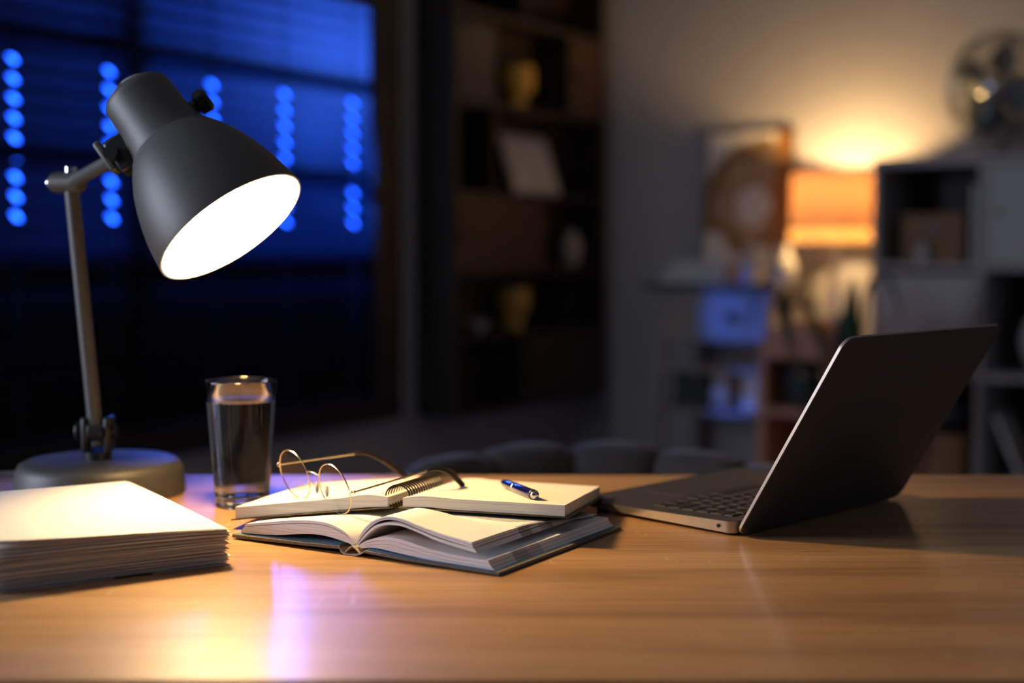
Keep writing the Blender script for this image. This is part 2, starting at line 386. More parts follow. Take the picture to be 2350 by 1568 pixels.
# ---- window_1: dark casing, mullion, muntins, panes
win = struct(thing('window_1', 'tall dark-framed window behind closed venetian blinds', 'window', ROOM, TH))
def bar(parent, name, x0, x1, b0, b1, z0, z1, m='frame_dark', bev=.003): return BX(x0, x1, -b1, -b0, z0, z1).build(name, m, parent, bev)
for b0, b1, z0, z1 in ((WB0-.005, WB0+.135, WZ0-.05, WZ1+.08), (WB1-.09, WB1+.05, WZ0-.05, WZ1+.08), (WB0+.135, WB1-.09, WZ1-.10, WZ1+.08), (WB0+.135, WB1-.09, WZ0-.05, WZ0+.02)):
    bar(win, 'casing', .016, .040, b0, b1, z0, z1)
for b0, b1, z0, z1 in ((WB0, WB0+.012, WZ0, WZ1), (WB1-.012, WB1, WZ0, WZ1), (WB0+.012, WB1-.012, WZ1-.012, WZ1), (WB0+.012, WB1-.012, WZ0, WZ0+.012)):
    bar(win, 'jamb', -.088, .016, b0, b1, z0, z1, bev=0)
MUL = 2.335; GX = .040
bar(win, 'mullion', -.082, -.045, MUL-GX, MUL+GX, WZ0+.012, WZ1-.012)
for b0, b1 in ((WB0+.012, MUL-GX), (MUL+GX, WB1-.012)):
    zs = [WZ0+.012, .72, 1.003, 1.281, 1.576, WZ1-.012]
    for z in zs[1:-1]: bar(win, 'muntin', -.080, -.047, b0, b1, z-.022, z+.022)
    for z0, z1 in zip(zs[:-1], zs[1:]): bar(win, 'pane', -.065, -.062, b0, b1, z0+(.022 if z0 > .6 else 0), z1-(.022 if z1 < 1.8 else 0), 'pane', 0)

# ---- venetian blinds: every slat a part, with its cord holes
SW, PIT, TILT = .084, .0492, math.radians(47)
def blind(label, b0, b1, holes):
    root = thing('venetian_blind', label, 'blind', RM(0, 0), TH, 'venetian blinds in the dark window')
    bar(root, 'headrail', -.036, .012, b0, b1, WZ1-.06, WZ1-.014)
    zs = [WZ0+.072+PIT*i for i in range(int((WZ1-.09-WZ0-.072)/PIT)+1)]
    # one slat mesh: strips across the width, openings of 12 x 17 mm where the cords run
    us = [-.5, -.15, .15, .5]
    ys = [-b1]
    for h in sorted(holes, reverse=True): ys += [-h-.009, -h+.009]
    ys.append(-b0)
    mb = MB(); vs = []; fs = []
    ca, sa = math.cos(TILT), math.sin(TILT)
    for y in ys:
        for u in us:
            bow = .0022*(1-(2*u)**2)
            vs.append((-.013 - u*SW*ca + bow*sa, y, u*SW*sa + bow*ca))
    for i in range(len(ys)-1):
        for j in range(3):
            if i % 2 == 1 and j == 1: continue
            fs.append((i*4+j, (i+1)*4+j, (i+1)*4+j+1, i*4+j+1))
    me = mb.add(vs, fs).mesh('slat', 'slat')
    for z in zs: link_copy(me, 'slat', root).location = (0, 0, z)
    bar(root, 'bottom_rail', -.036, .012, b0, b1, WZ0+.014, WZ0+.030)
    for h in holes:
        MB().tube([(-.013, -h-.0035, WZ0+.03), (-.013, -h-.0035, WZ1-.05)], .0008, 6).build('lift_cord', 'cord', root)
blind('dark venetian blind glowing blue, right of the mullion', WB0+.016, 2.383, (1.431, 1.761, 2.0725))
blind('dark venetian blind glowing blue, behind the desk lamp post', 2.389, WB1-.016, (2.4576, 2.7677, 3.09, 3.40))
# ---- outside: added slab that darkens the lower panes, and added glowing panel behind the blinds
struct(place(BX(-.33, -.25, -4.4, .6, 0, 1.06).build('light_block_wall', 'concrete', bevel=.01), ROOM, TH), 'low concrete slab added outside to darken the lower panes', 'wall')
sg = thing('backlight_panel', 'added blue light panel glowing through the blind holes', 'light panel', RM(-.90, 1.15), TH)
BX(-.06, 0, -1.27, 1.27, 1.10, 1.70).build('panel_box', 'black', sg, .004)
BX(.0, .006, -1.25, 1.25, 1.12, 1.68).build('light_panel', 'panel_glow', sg)
for y in (-1.0, 1.0): BX(-.05, -.01, y-.02, y+.02, 0, 1.10).build('post', 'black', sg)

# ---- fill_window (out of view beside the camera, added to carry the fill light)
win2 = struct(thing('fill_window', 'plain dark-framed window added along the left wall for fill light', 'window', ROOM, TH))
bar(win2, 'casing', -.088, .02, VB0-.04, VB0+.04, VZ0-.04, VZ1+.04); bar(win2, 'casing', -.088, .02, VB1-.04, VB1+.04, VZ0-.04, VZ1+.04)
bar(win2, 'casing', -.088, .02, VB0+.04, VB1-.04, VZ1-.04, VZ1+.04); bar(win2, 'casing', -.088, .04, VB0+.04, VB1-.04, VZ0-.04, VZ0+.04)
bar(win2, 'pane', -.062, -.059, VB0+.04, VB1-.04, VZ0+.04, VZ1-.04, 'pane', 0)

# ================================================================== WALL SHELF (left wall)
BK = thing('wall_shelf', 'tall dark wooden shelf unit hung beside the window', 'shelf', RM(0, 1.10), TH)
SD, SWD = .1685, 1.045
ZS = [.449, .712, .938, 1.220, 1.536, 1.856, 2.18, 2.46]
BX(.004, SD, 0, .024, .437, 2.472).build('side_panel', 'shelf_wood', BK, .002); BX(.004, SD, SWD-.024, SWD, .437, 2.472).build('side_panel', 'shelf_wood', BK, .002)
BX(.004, .010, .024, SWD-.024, .437, 2.472).build('back_panel', 'shelf_wood', BK)
for z in ZS: BX(.010, SD, .024, SWD-.024, z-.012, z+.012).build('shelf_board', 'shelf_wood', BK, .0015)
def sdiv(y, r): BX(.010, SD-.003, y-.009, y+.009, ZS[r]+.012, ZS[r+1]-.012).build('divider', 'shelf_wood', BK)
def sdoor(y0, y1, r):
    o = BX(SD-.020, SD-.002, y0, y1, ZS[r]+.014, ZS[r+1]-.014).build('door', 'shelf_door', BK, .002)
    BX(SD-.002, SD+.010, y0+.03, y0+.042, (ZS[r]+ZS[r+1])/2-.03, (ZS[r]+ZS[r+1])/2+.03).build('handle', 'black', o, .002)
sdiv(.434, 0); sdoor(.445, SWD-.026, 0)
sdiv(.80, 1)
sdiv(.61, 2); sdoor(.026, .600, 2)
sdiv(.248, 3)
sdiv(.775, 4); sdoor(.786, SWD-.026, 4)
sdiv(.45, 5); sdiv(.74, 6)
BKP = lambda x, y, z: RM(x, 1.10-y, z+.0005)
# grey books in the upper bay
for i, (y, t, h) in enumerate(((.03, .030, .27), (.063, .045, .285), (.112, .028, .25), (.144, .050, .29), (.198, .035, .265), (.237, .060, .28))):
    b = thing('book', ('thin grey', 'thick grey', 'short thin grey', 'tall thick grey', 'medium grey', 'widest grey')[i]+' book on the upper bay of the dark shelf', 'book', BKP(.02, y, ZS[4]+.012), TH, 'grey books in the upper bay')
    BX(0, .115, 0, .002, 0, h).build('cover', 'grey_book', b); BX(0, .115, t-.002, t, 0, h).build('cover', 'grey_book', b); BX(.113, .115, .002, t-.002, 0, h).build('book_spine', 'grey_book', b)
    BX(.002, .112, .0022, t-.0022, .004, h-.004).build('pages', 'paper', b)
def cup_vase(loc, k, label):
    prof = [(.001, 0), (.040, 0), (.042, .004), (.042, .040), (.040, .046), (.042, .051), (.061, .060), (.0685, .072), (.0690, .140), (.066, .158), (.061, .158), (.063, .138), (.062, .09), (.05, .07), (.001, .064)]
    return tag(MB().lathe([(r*k, z*k) for r, z in prof], 40).build('vase', 'yellow'), label, 'vase', None, loc)
cup_vase(BKP(.087, .515, ZS[4]+.012), 1.0, 'mustard yellow footed vase on the upper shelf')
cup_vase(BKP(.087, .492, ZS[1]+.012), .98, 'mustard yellow footed vase beside the small white bowl')
tag(MB().lathe([(.001, 0), (.022, 0), (.024, .006), (.040, .022), (.047, .044), (.044, .044), (.036, .024), (.02, .010), (.001, .009)], 36).build('bowl', 'white_cer'), 'small white bowl on the lower dark shelf', 'bowl', None, BKP(.09, .255, ZS[1]+.012))
tag(MB().lathe([(.001, 0), (.026, 0), (.036, .014), (.045, .045), (.047, .075), (.042, .105), (.028, .132), (.022, .146), (.025, .152), (.019, .150), (.001, .146)], 36).build('vase', 'white_cer'), 'white rounded ceramic vase in the right bay of the dark shelf', 'vase', None, BKP(.09, .915, ZS[2]+.012))
pf = thing('picture_frame', 'white picture frame leaning back on the middle dark shelf', 'frame', BKP(.125, .600, ZS[3]+.012), TH)
ln = .075; hh = .225
def lean(mb): mb.v = [(x - ln*z/hh, y, z) for x, y, z in mb.v]; return mb
lean(BX(0, .012, -.165, -.145, 0, hh)).build('frame_side', 'white_cer', pf); lean(BX(0, .012, .145, .165, 0, hh)).build('frame_side', 'white_cer', pf)
lean(BX(0, .012, -.145, .145, 0, .02)).build('frame_rail', 'white_cer', pf); lean(BX(0, .012, -.145, .145, hh-.02, hh)).build('frame_rail', 'white_cer', pf)
lean(BX(.002, .008, -.145, .145, .02, hh-.02)).build('print', 'pict_white', pf)

# ================================================================== CONSOLE TABLE by the back wall, with its things
CT = thing('console_table', 'slim grey wooden console table with drawer and lower shelf', 'table', RM(.565, .43), TH)
CW, CD = .50, .40
BX(-.012, CW+.012, -.012, CD, .878, .902).build('table_top', 'con_top', CT, .003)
BX(.02, CW-.02, .012, CD-.01, .688, .878).build('drawer_case', 'con_wood', CT, .003)
dr = BX(.035, CW-.035, 0, .012, .70, .845).build('drawer', 'con_wood', CT, .003)
MB().lathe([(.001, -.026), (.016, -.026), (.018, -.018), (.008, -.010), (.008, 0), (.001, 0)], 20, Matrix.Translation((CW*.68, 0, .785)) @ Matrix.Rotation(-PI/2, 4, 'X')).build('knob', 'black', dr)
for x, y, sx in ((.02, .02, -1), (CW-.06, .02, 1), (.02, CD-.05, -1), (CW-.06, CD-.05, 1)):
    o = .018*sx
    MB().hexa([(x+o, y, 0), (x+o+.034, y, 0), (x+o+.034, y+.034, 0), (x+o, y+.034, 0)], [(x, y, .70), (x+.042, y, .70), (x+.042, y+.036, .70), (x, y+.036, .70)]).build('leg', 'con_wood', CT, .003)
BX(.05, CW-.05, .022, .05, .575, .60).build('rail', 'con_wood', CT, .002); BX(.05, CW-.05, CD-.05, CD-.022, .575, .60).build('rail', 'con_wood', CT, .002)
BX(.02, CW-.02, .016, CD-.016, .425, .445).build('lower_shelf', 'con_wood', CT, .003)
CP = lambda x, y, z: RM(.565+x, .43-y, z+.0005)
def bookat(loc, w_, d_, h_, m, label, rz=0, grp=None):
    b = thing('book', label, 'book', loc, TH+rz, grp)
    BX(0, w_, 0, d_, 0, .0025).build('cover', m, b, .0008); BX(0, w_, 0, d_, h_-.0025, h_).build('cover', m, b, .0008)
    BX(0, .003, 0, d_, .0025, h_-.0025).build('book_spine', m, b); BX(.003, w_-.004, .004, d_-.004, .0025, h_-.0025).build('pages', 'paper', b); return b
bookat(CP(.015, .06, .902), .27, .20, .028, 'brown', 'brown leather book at the bottom of the console pile')
bookat(CP(.03, .07, .931), .25, .18, .026, 'shelf_wood', 'dark brown book in the middle of the console pile')
bookat(CP(.055, .08, .958), .23, .165, .022, 'white_cer', 'pale book on top of the console pile')
def ornament(loc, prof, label): return tag(MB().lathe(prof, 36).build('vase', 'white_cer'), label, 'vase', None, loc)
ornament(CP(.365, .10, .902), [(.001, 0), (.030, 0), (.042, .02), (.046, .05), (.036, .085), (.020, .108), (.022, .135), (.028, .148), (.022, .147), (.001, .12)], 'white bottle-necked vase beside the book pile')
ornament(CP(.462, .17, .902), [(.001, 0), (.034, 0), (.044, .02), (.047, .06), (.036, .09), (.026, .105), (.026, .128), (.018, .146), (.001, .150)], 'lidded white jar glowing under the lamp shade')
bx = thing('storage_box', 'dark green box on the lower shelf of the console', 'box', CP(.08, .06, .445), TH)
BX(0, .13, 0, .20, 0, .115).build('box_body', 'dark_green', bx, .003); BX(-.003, .133, -.003, .203, .115, .135).build('lid', 'dark_green', bx, .003)
ornament(CP(.262, .10, .445), [(.001, 0), (.030, 0), (.046, .025), (.050, .055), (.034, .085), (.040, .11), (.036, .135), (.022, .150), (.001, .151)], 'white gourd-shaped vase lit blue on the lower shelf')
bookat(CP(.345, .07, .445), .07, .16, .13, 'brown', 'thick brown book standing at the right end of the lower shelf')
# framed abstract print leaning on the wall
ar = thing('framed_print', 'framed abstract print with brown swirls leaning on the wall', 'artwork', RM(.61, .075, .9025), TH)
AW, AH = .355, .575; FW = .007
def leanb(mb): mb.v = [(x, y + .05*z/AH, z) for x, y, z in mb.v]; return mb
leanb(BX(FW, AW-FW, .006, .014, FW, AH-FW)).build('print', 'art', ar)
for a_ in ((0, FW, 0, AH), (AW-FW, AW, 0, AH)): leanb(BX(a_[0], a_[1], 0, .018, a_[2], a_[3])).build('frame_side', 'art_frame', ar)
for a_ in ((FW, AW-FW, 0, FW), (FW, AW-FW, AH-FW, AH)): leanb(BX(a_[0], a_[1], 0, .018, a_[2], a_[3])).build('frame_rail', 'art_frame', ar)

# ================================================================== FLOOR LAMP
FL = thing('floor_lamp', 'lit floor lamp with wide linen drum shade and pale pole', 'lamp', RM(1.207, .225), TH)
MB().lathe([(.001, 0), (.13, 0), (.13, .012), (.12, .02), (.014, .024), (.001, .024)], 48).build('base', 'lamp_pole', FL)
MB().tube([(0, 0, .02), (0, 0, 1.10)], .0135, 16).build('pole', 'lamp_pole', FL)
sh = MB().lathe([(.160, 1.098), (.156, 1.296)], 64).build('lamp_shade', 'shade', FL)
MB().tube([(.156*math.cos(t*PI/24), .156*math.sin(t*PI/24), 1.296) for t in range(48)], .0022, 8, True).build('shade_rim', 'lamp_pole', sh)
MB().lathe([(.163, 1.046), (.162, 1.098)], 64).build('shade_trim', 'shade_trim', sh)
MB().tube([(.163*math.cos(t*PI/24), .163*math.sin(t*PI/24), 1.046) for t in range(48)], .0024, 8, True).build('shade_rim', 'con_top', sh)
for k in range(3):
    a = 2*PI*k/3+.3; MB().tube([(0, 0, 1.095), (.16*math.cos(a), .16*math.sin(a), 1.095)], .002, 6).build('spider_arm', 'lamp_pole', FL)
MB().lathe([(.001, 1.10), (.018, 1.10), (.018, 1.195), (.001, 1.195)], 20).build('socket', 'lamp_pole', FL)
MB().ball((0, 0, 1.226), .032, .032, .036, 24).build('bulb', 'bulb2', FL)

# ================================================================== CUBE SHELF UNIT with a fan on it
UN = thing('cube_shelf', 'pale cube shelf unit right of the floor lamp', 'shelf', RM(1.40, .40), TH)
UW, UR, TT = .352, [.245, .610, .970, 1.325], .018
UD = .39
for i in range(4): BX(i*UW-(.0 if i else 0), i*UW+.022, 0, UD, .0, 1.303).build('upright', 'unit', UN, .002)
BX(0, 3*UW+.022, 0, UD, 1.303, 1.332).build('top_board', 'unit', UN, .002)
for c in range(3):
    for z in UR[:3]: BX(c*UW+.022, (c+1)*UW, .002, UD, z-.011, z+.011).build('shelf_board', 'unit', UN, .0015)
    BX(c*UW+.022, (c+1)*UW, UD-.008, UD-.002, .02, 1.303).build('back_panel', 'shelf_wood', UN)
    p_ = BX(c*UW+.024, (c+1)*UW-.002, .01, .028, .03, .232).build('plinth_drawer', 'unit_door', UN, .002)
    BX(c*UW+.15, c*UW+.22, 0, .01, .13, .142).build('handle', 'black', p_)
def udoor(c, r):
    o = BX(c*UW+.025, (c+1)*UW-.003, .004, .022, UR[r]+.014, UR[r+1]-.025).build('door', 'unit_door', UN, .002)
    MB().lathe([(.001, -.02), (.010, -.02), (.011, -.012), (.005, -.004), (.005, .004)], 16, Matrix.Translation((c*UW+.06, .004, (UR[r]+UR[r+1])/2)) @ Matrix.Rotation(-PI/2, 4, 'X')).build('knob', 'con_wood', o)
udoor(1, 2); udoor(0, 1); udoor(2, 1)
UP = lambda x, y, z: RM(1.40+x, .40-y, z+.0005)
def obox(name, loc, sx, sy, sz, m, label, cat='box'):
    t = thing(name, label, cat, loc, TH)
    b = MB().box(0, sx, 0, sy, 0, .006).box(0, .006, 0, sy, .006, sz).box(sx-.006, sx, 0, sy, .006, sz).box(.006, sx-.006, 0, .006, .006, sz).box(.006, sx-.006, sy-.006, sy, .006, sz).build('box_body', m, t)
    BX(sx*.36, sx*.64, -.004, 0, sz*.62, sz*.74).build('handle', 'black', t); return t
obox('storage_basket', UP(.085, .06, UR[2]+.011), .20, .22, .165, 'card', 'brown open storage box in the top cube beside the lamp')
ornament(UP(.165, .025, UR[2]+.011), [(.001, 0), (.018, 0), (.024, .012), (.022, .036), (.012, .055), (.013, .07), (.001, .07)], 'tiny blue-lit vase in front of the brown storage box')
bookat(UP(.30, .10, UR[2]+.011), .02, .19, .26, 'brown', 'narrow brown book standing behind the storage box')
bookat(UP(.325, .10, UR[2]+.011), .022, .20, .27, 'dark_green', 'dark green book standing at the end of the top cube')
ornament(UP(.565, .14, UR[1]+.011), [(.001, 0), (.06, 0), (.09, .04), (.105, .10), (.095, .16), (.06, .21), (.035, .235), (.045, .26), (.036, .258), (.001, .22)], 'large round white vase in the dark cube under the closed door')
obox('cardboard_box', UP(.055, .05, UR[0]+.011), .25, .28, .15, 'card', 'brown cardboard box behind the laptop lid')
cu = MB().ball((0, 0, .055), .11, .10, .055, 24).build('cushion', 'dusk'); tag(cu, 'blue-grey folded cushion on the cardboard box behind the laptop', 'cushion', None, UP(.18, .19, UR[0]+.011+.1505), TH)
# a pale magazine leaning in the lower right cube, and a box beside it
mg = MB().box(0, .012, 0, .20, 0, .24); mg.v = [(x - .0 + (.24-z)*.42, y, z*.93) for x, y, z in mg.v]
tag(mg.build('magazine', 'pict_white'), 'pale magazine leaning in the lower cube at the right edge', 'magazine', None, UP(.395, .06, UR[0]+.011), TH)
obox('cardboard_box', UP(.52, .05, UR[0]+.011), .165, .28, .13, 'card', 'small cardboard box beside the leaning magazine')

# fan
FA = thing('desk_fan', 'silver metal fan standing on top of the cube shelf', 'fan', RM(1.765, .215, 1.3325), TH-.35)
FC = Vector((0, -.02, .232)); FR = .178
MB().lathe([(.001, 0), (.10, 0), (.102, .008), (.085, .018), (.03, .026), (.02, .03), (.001, .03)], 40).build('base', 'fan_metal', FA)
MB().tube([(0, .02, .02), (0, .035, .12), (0, .035, .20), (0, .02, FC.z)], .012, 14).build('stand', 'fan_metal', FA)
MB().lathe([(.001, -.06), (.035, -.055), (.046, -.03), (.046, .03), (.03, .05), (.001, .052)], 28, Matrix.Translation(FC+Vector((0, .06, 0))) @ Matrix.Rotation(PI/2, 4, 'X')).build('motor', 'fan_metal', FA)
for yy, rr in ((-.055, .08), (-.062, .13), (-.035, FR-.008), (.0, FR), (.03, FR-.015), (.045, .11)):
    MB().tube([(FC.x+rr*math.cos(t*PI/24), FC.y+yy, FC.z+rr*math.sin(t*PI/24)) for t in range(48)], .0034 if rr < FR-.001 else .0065, 8, True).build('cage_ring', 'fan_metal', FA)
wire = MB().tube([(.03, -.06, 0), (.09, -.066, 0), (.15, -.05, 0), (FR, 0, 0)], .0015, 6).mesh('cage_wire', 'fan_metal')
wireb = MB().tube([(.04, .05, 0), (.11, .046, 0), (.165, .03, 0), (FR, 0, 0)], .0015, 6).mesh('cage_wire', 'fan_metal')
for k in range(28):
    for me in (wire, wireb):
        o = link_copy(me, 'cage_wire', FA); o.location = FC; o.rotation_euler = (0, 2*PI*k/28, 0)
MB().lathe([(.001, -.072), (.030, -.068), (.034, -.058), (.001, -.056)], 24, Matrix.Translation(FC) @ Matrix.Rotation(0, 4, 'X')).build('badge', 'chrome', FA) if False else MB().ball(FC+Vector((0, -.062, 0)), .033, .010, .033, 24).build('badge', 'chrome', FA)
for k in range(4):
    vs = []; fs = []
    for i in range(9):
        r = .03+.125*i/8; hw = .012+.052*math.sin(PI*min(1, (i+1)/9.5))
        for s_ in (-1, 0, 1): vs.append((r, -.010+.018*s_*1.0, s_*hw))
    for i in range(8):
        for j in range(2): fs.append((i*3+j, (i+1)*3+j, (i+1)*3+j+1, i*3+j+1))
    o = MB().add(vs, fs).build('blade', 'fan_blade', FA); o.location = FC; o.rotation_euler = (0, PI/2*k+.35, 0)
    sm = o.modifiers.new('solid', 'SOLIDIFY'); sm.thickness = .003

# ================================================================== PEACH ARCHED STAND and PLANT
AR = thing('arched_stand', 'peach arched stand with a dark opening, in front of the floor lamp', 'stand', (.785, 4.52, 0), TH)
n = 20; aw, ah = .235, .80
outer = [(0, 0)]+[(aw/2-aw/2*math.cos(PI*i/n), ah-aw/2+aw/2*math.sin(PI*i/n)) for i in range(n+1)]+[(aw, 0)]
MB().prism([(x, z) for x, z in outer], .205, .22).build('back_panel', 'peach', AR)
MB().prism([(x, z) for x, z in outer if z > ah-.126]+[], 0, .205).build('arch_top', 'peach', AR, .003)
BX(0, .026, 0, .205, 0, ah-aw/2-.008).build('side_panel', 'peach', AR, .003); BX(aw-.026, aw, 0, .205, 0, ah-aw/2-.008).build('side_panel', 'peach', AR, .003)
BX(.026, aw-.026, 0, .205, .50, .525).build('shelf_board', 'peach', AR, .003); BX(.026, aw-.026, 0, .205, .02, .045).build('shelf_board', 'peach', AR, .003)
jar = tag(MB().lathe([(.001, 0), (.05, 0), (.062, .02), (.066, .09), (.056, .125), (.04, .135), (.046, .148), (.038, .146), (.001, .12)], 32).build('jar', 'pot'), 'dark round jar inside the peach arched stand', 'jar', None, tuple(Vector((.785, 4.52, .5255)) + Vector((.84*.117+.543*.10, -.543*.117+.84*.10, 0))))
PLx, PLy = .99, 4.22
PL = thing('potted_plant', 'potted plant with long dark green leaves behind the laptop', 'plant', (PLx, PLy, 0))
MB().lathe([(.001, 0), (.10, 0), (.115, .02), (.14, .24), (.145, .25), (.132, .25), (.128, .22), (.001, .215)], 40).build('pot', 'pot', PL)
MB().lathe([(.001, .228), (.129, .224)], 32).build('soil', 'soil', PL)
def leaf(base, ctrl, tip, wid):
    base, ctrl, tip = map(Vector, (base, ctrl, tip)); n = 12; pts = [base*(1-t)**2+ctrl*2*t*(1-t)+tip*t*t for t in [i/n for i in range(n+1)]]
    k0 = 5
    MB().tube(pts[:k0+1], [.006-.0006*i for i in range(k0+1)], 8).build('stem', 'stem', PL)
    vs = []; fs = []; lp = pts[k0-1:]
    for i, p_ in enumerate(lp):
        t = i/(len(lp)-1); tg = (lp[min(i+1, len(lp)-1)]-lp[max(i-1, 0)]).normalized()
        sd = tg.cross(Vector((0, 0, 1))); sd = sd.normalized() if sd.length > .05 else Vector((1, 0, 0))
        up = sd.cross(tg); ww = wid*math.sin(PI*min(1, .06+.94*t))**.7
        vs += [p_-sd*ww+up*ww*.25, p_, p_+sd*ww+up*ww*.25]
    for i in range(len(lp)-1):
        for j in range(2): fs.append((i*3+j, i*3+j+1, (i+1)*3+j+1, (i+1)*3+j))
    o = MB().add(vs, fs).build('leaf', 'leaf', PL); sm = o.modifiers.new('s', 'SOLIDIFY'); sm.thickness = .0012
leaf((-.02, 0, .22), (-.24, -.01, 1.24), (-.285, .02, .76), .030)
leaf((-.01, .02, .22), (-.33, .03, 1.16), (-.05, -.04, .815), .026)
leaf((0, -.01, .22), (-.08, -.03, 1.02), (-.20, -.05, .84), .030)
leaf((.01, .01, .22), (.01, .02, .62), (.025, .02, .955), .034)
leaf((.02, 0, .22), (.05, .01, 1.32), (.175, .0, .78), .034)
leaf((.02, -.02, .22), (.12, -.05, .90), (.24, -.10, .70), .034)
leaf((0, .03, .22), (.02, .12, .95), (.08, .22, .80), .034)
leaf((-.02, -.03, .22), (-.10, -.12, .80), (-.18, -.16, .62), .034)

# ================================================================== CHAIR behind the desk
CH = thing('upholstered_chair', 'dark channel-tufted chair tucked behind the desk', 'chair', (.125, 2.08, 0), .12)
MB().grid_solid(14, 14, lambda u, v: ((u-.5)*.56, (v-.5)*.50, .46-.03*((2*u-1)**4+(2*v-1)**4)), lambda u, v: ((u-.5)*.55, (v-.5)*.49, .36)).build('seat', 'chair', CH)
for x, y in ((-.21, -.18), (.21, -.18), (-.21, .20), (.21, .20)):
    MB().tube([(x, y, .36), (x*1.12, y*1.12, 0)], [.020, .012], 12).build('leg', 'desk_leg', CH)
bk = None
nch = 6
R0 = .40
for k in range(nch):
    a0 = -66+132*k/nch; a1 = -66+132*(k+1)/nch
    vs = []; fs = []; nu, nz = 8, 12
    amid = math.radians((a0+a1)/2); top = .722-.085*abs(math.sin(amid))**1.6*.35 - .004*(k == 0)
    prof = [(-.045, .36), (-.052, .44), (-.05, .56), (-.046, top-.05), (-.040, top-.018), (-.025, top-.004), (0, top), (.025, top-.006), (.036, top-.02), (.04, top-.06), (.042, .56), (.04, .36)]
    for i in range(nu+1):
        t = i/nu; a = math.radians(a0+(a1-a0)*t); bulge = math.sin(PI*t)**.55
        for r, z in prof:
            rr = R0 + (r*(.55+.45*bulge) if r < 0 else r); zz = z - (.012*(1-bulge) if z > top-.06 else 0)
            vs.append((rr*math.sin(a)*.93, -.14+rr*math.cos(a)*.98, zz))
    m = len(prof)
    for i in range(nu):
        for j in range(m): fs.append((i*m+j, (i+1)*m+j, (i+1)*m+(j+1) % m, i*m+(j+1) % m))
    fs += [tuple(range(m)), tuple(range(nu*m, nu*m+m))[::-1]]
    MB().add(vs, fs).build('back_channel', 'chair', CH, ang=60)

# ================================================================== DESK
DZ = .75
DK = thing('desk', 'long light oak desk holding the lamp, books and laptop', 'desk', (0, 0, 0))
dt = BX(-1.02, 1.12, .944, 1.805, .722, DZ).build('desk_top', 'oak', DK, .002)
for x in (-.96, 1.01):
    for y in (1.0, 1.70): BX(x, x+.05, y, y+.05, 0, .722).build('leg', 'desk_leg', DK, .002)
    BX(x+.005, x+.045, 1.05, 1.70, .67, .722).build('side_rail', 'desk_leg', DK)
BX(-.91, 1.01, 1.715, 1.735, .64, .722).build('apron', 'desk_leg', DK)

# ---------------------------------------------------------------- desk lamp
DLm = thing('desk_lamp', 'grey metal desk lamp with bell shade, switched on', 'lamp', (-.489, 1.675, DZ))
ob = Vector((-.489, 1.675, DZ))
L_ = lambda x, y, z: Vector((x, y, z)) - ob
MB().lathe([(.001, 0), (.0985, 0), (.099, .003), (.0965, .028), (.093, .036), (.086, .0395), (.03, .0415), (.001, .0418)], 72).build('base', 'lamp_metal', DLm, ang=70)
pb, pt = L_(-.489, 1.665, .808), L_(-.5125, 1.662, 1.116)
kn = MB().tube([L_(-.489, 1.668, .790), L_(-.489, 1.667, .802)], .016, 18)
kn.build('swivel_collar', 'black', DLm)
MB().box(-.017, -.0095, -.020, .010, .050, .092).box(.0095, .017, -.020, .010, .050, .092).build('knuckle', 'black', DLm, .003)
MB().tube([(-.0092, -.006, .074), (.0092, -.006, .074)], .016, 20).build('knuckle_core', 'black', DLm, .001)
MB().tube([(-.022, -.006, .074), (.022, -.006, .074)], [.0085, .0085], 14).build('hinge_bolt', 'black', DLm)
MB().tube([(-.026, -.006, .074), (-.0205, -.006, .074)], [.0115, .0115], 8).build('wing_nut', 'black', DLm, .002)
MB().tube([pb, pt], .0086, 18).build('post', 'lamp_metal', DLm)
# elbow
el = pt
MB().tube([el+Vector((-.022, .006, .0)), el+Vector((.014, -.006, .0))], .0125, 16).build('elbow_joint', 'lamp_metal', DLm, .002)
for s_ in (-1, 1): MB().tube([el+Vector((.0, 0, .012*s_)), el+Vector((.0, 0, .018*s_))], .007, 12).build('elbow_screw', 'chrome', DLm)
MB().ball(el+Vector((-.026, .007, 0)), .0065).build('elbow_screw', 'chrome', DLm)
# head
ax = Vector((-.591, .244, .771)).normalized(); rim = L_(-.2946, 1.5, 1.0619)
mh = Matrix.Translation(rim) @ ax.to_track_quat('Z', 'Y').to_matrix().to_4x4()
side = (Vector((-.80, -.10, -.58)) - ax*Vector((-.80, -.10, -.58)).dot(ax)).normalized()
jn = rim + ax*.140 + side*.056
MB().tube([el, jn], .0078, 16).build('upper_arm', 'lamp_metal', DLm)
yv = ax.cross(side).normalized()
mj = Matrix((( *side, 0), (*ax, 0), (*yv, 0), (0, 0, 0, 1))).transposed(); mj.translation = jn
def xf(mb, m_): mb.v = [tuple(m_ @ Vector(v)) for v in mb.v]; return mb
xf(BX(-.022, .004, -.022, .018, -.011, .011), mj).build('head_bracket', 'black', DLm, .003)
xf(MB().box(.004, .013, -.014, .026, -.009, .009), mj).build('head_clamp', 'lamp_metal', DLm, .003)
xf(MB().tube([(.0, .0, -.02), (.0, .0, .02)], .008, 12), mj).build('hinge_bolt', 'black', DLm)
out = [(.0862, 0), (.0862, .004), (.0848, .016), (.0822, .032), (.0785, .048), (.0730, .066), (.0660, .084), (.0575, .100), (.0520, .1085), (.0500, .1112), (.0494, .1128), (.0462, .1142), (.0448, .1165), (.0440, .120), (.0425, .128), (.0392, .150), (.0386, .178), (.0375, .184), (.034, .1885), (.028, .1905)]
MB().lathe(out+[(.001, .191)], 72, mh).build('shade', 'lamp_metal', DLm, ang=50)
inn = [(.0862, 0), (.0840, .0), (.0826, .016), (.080, .032), (.0763, .048), (.0708, .066), (.0638, .084), (.0553, .100), (.0478, .108), (.036, .112), (.001, .113)]
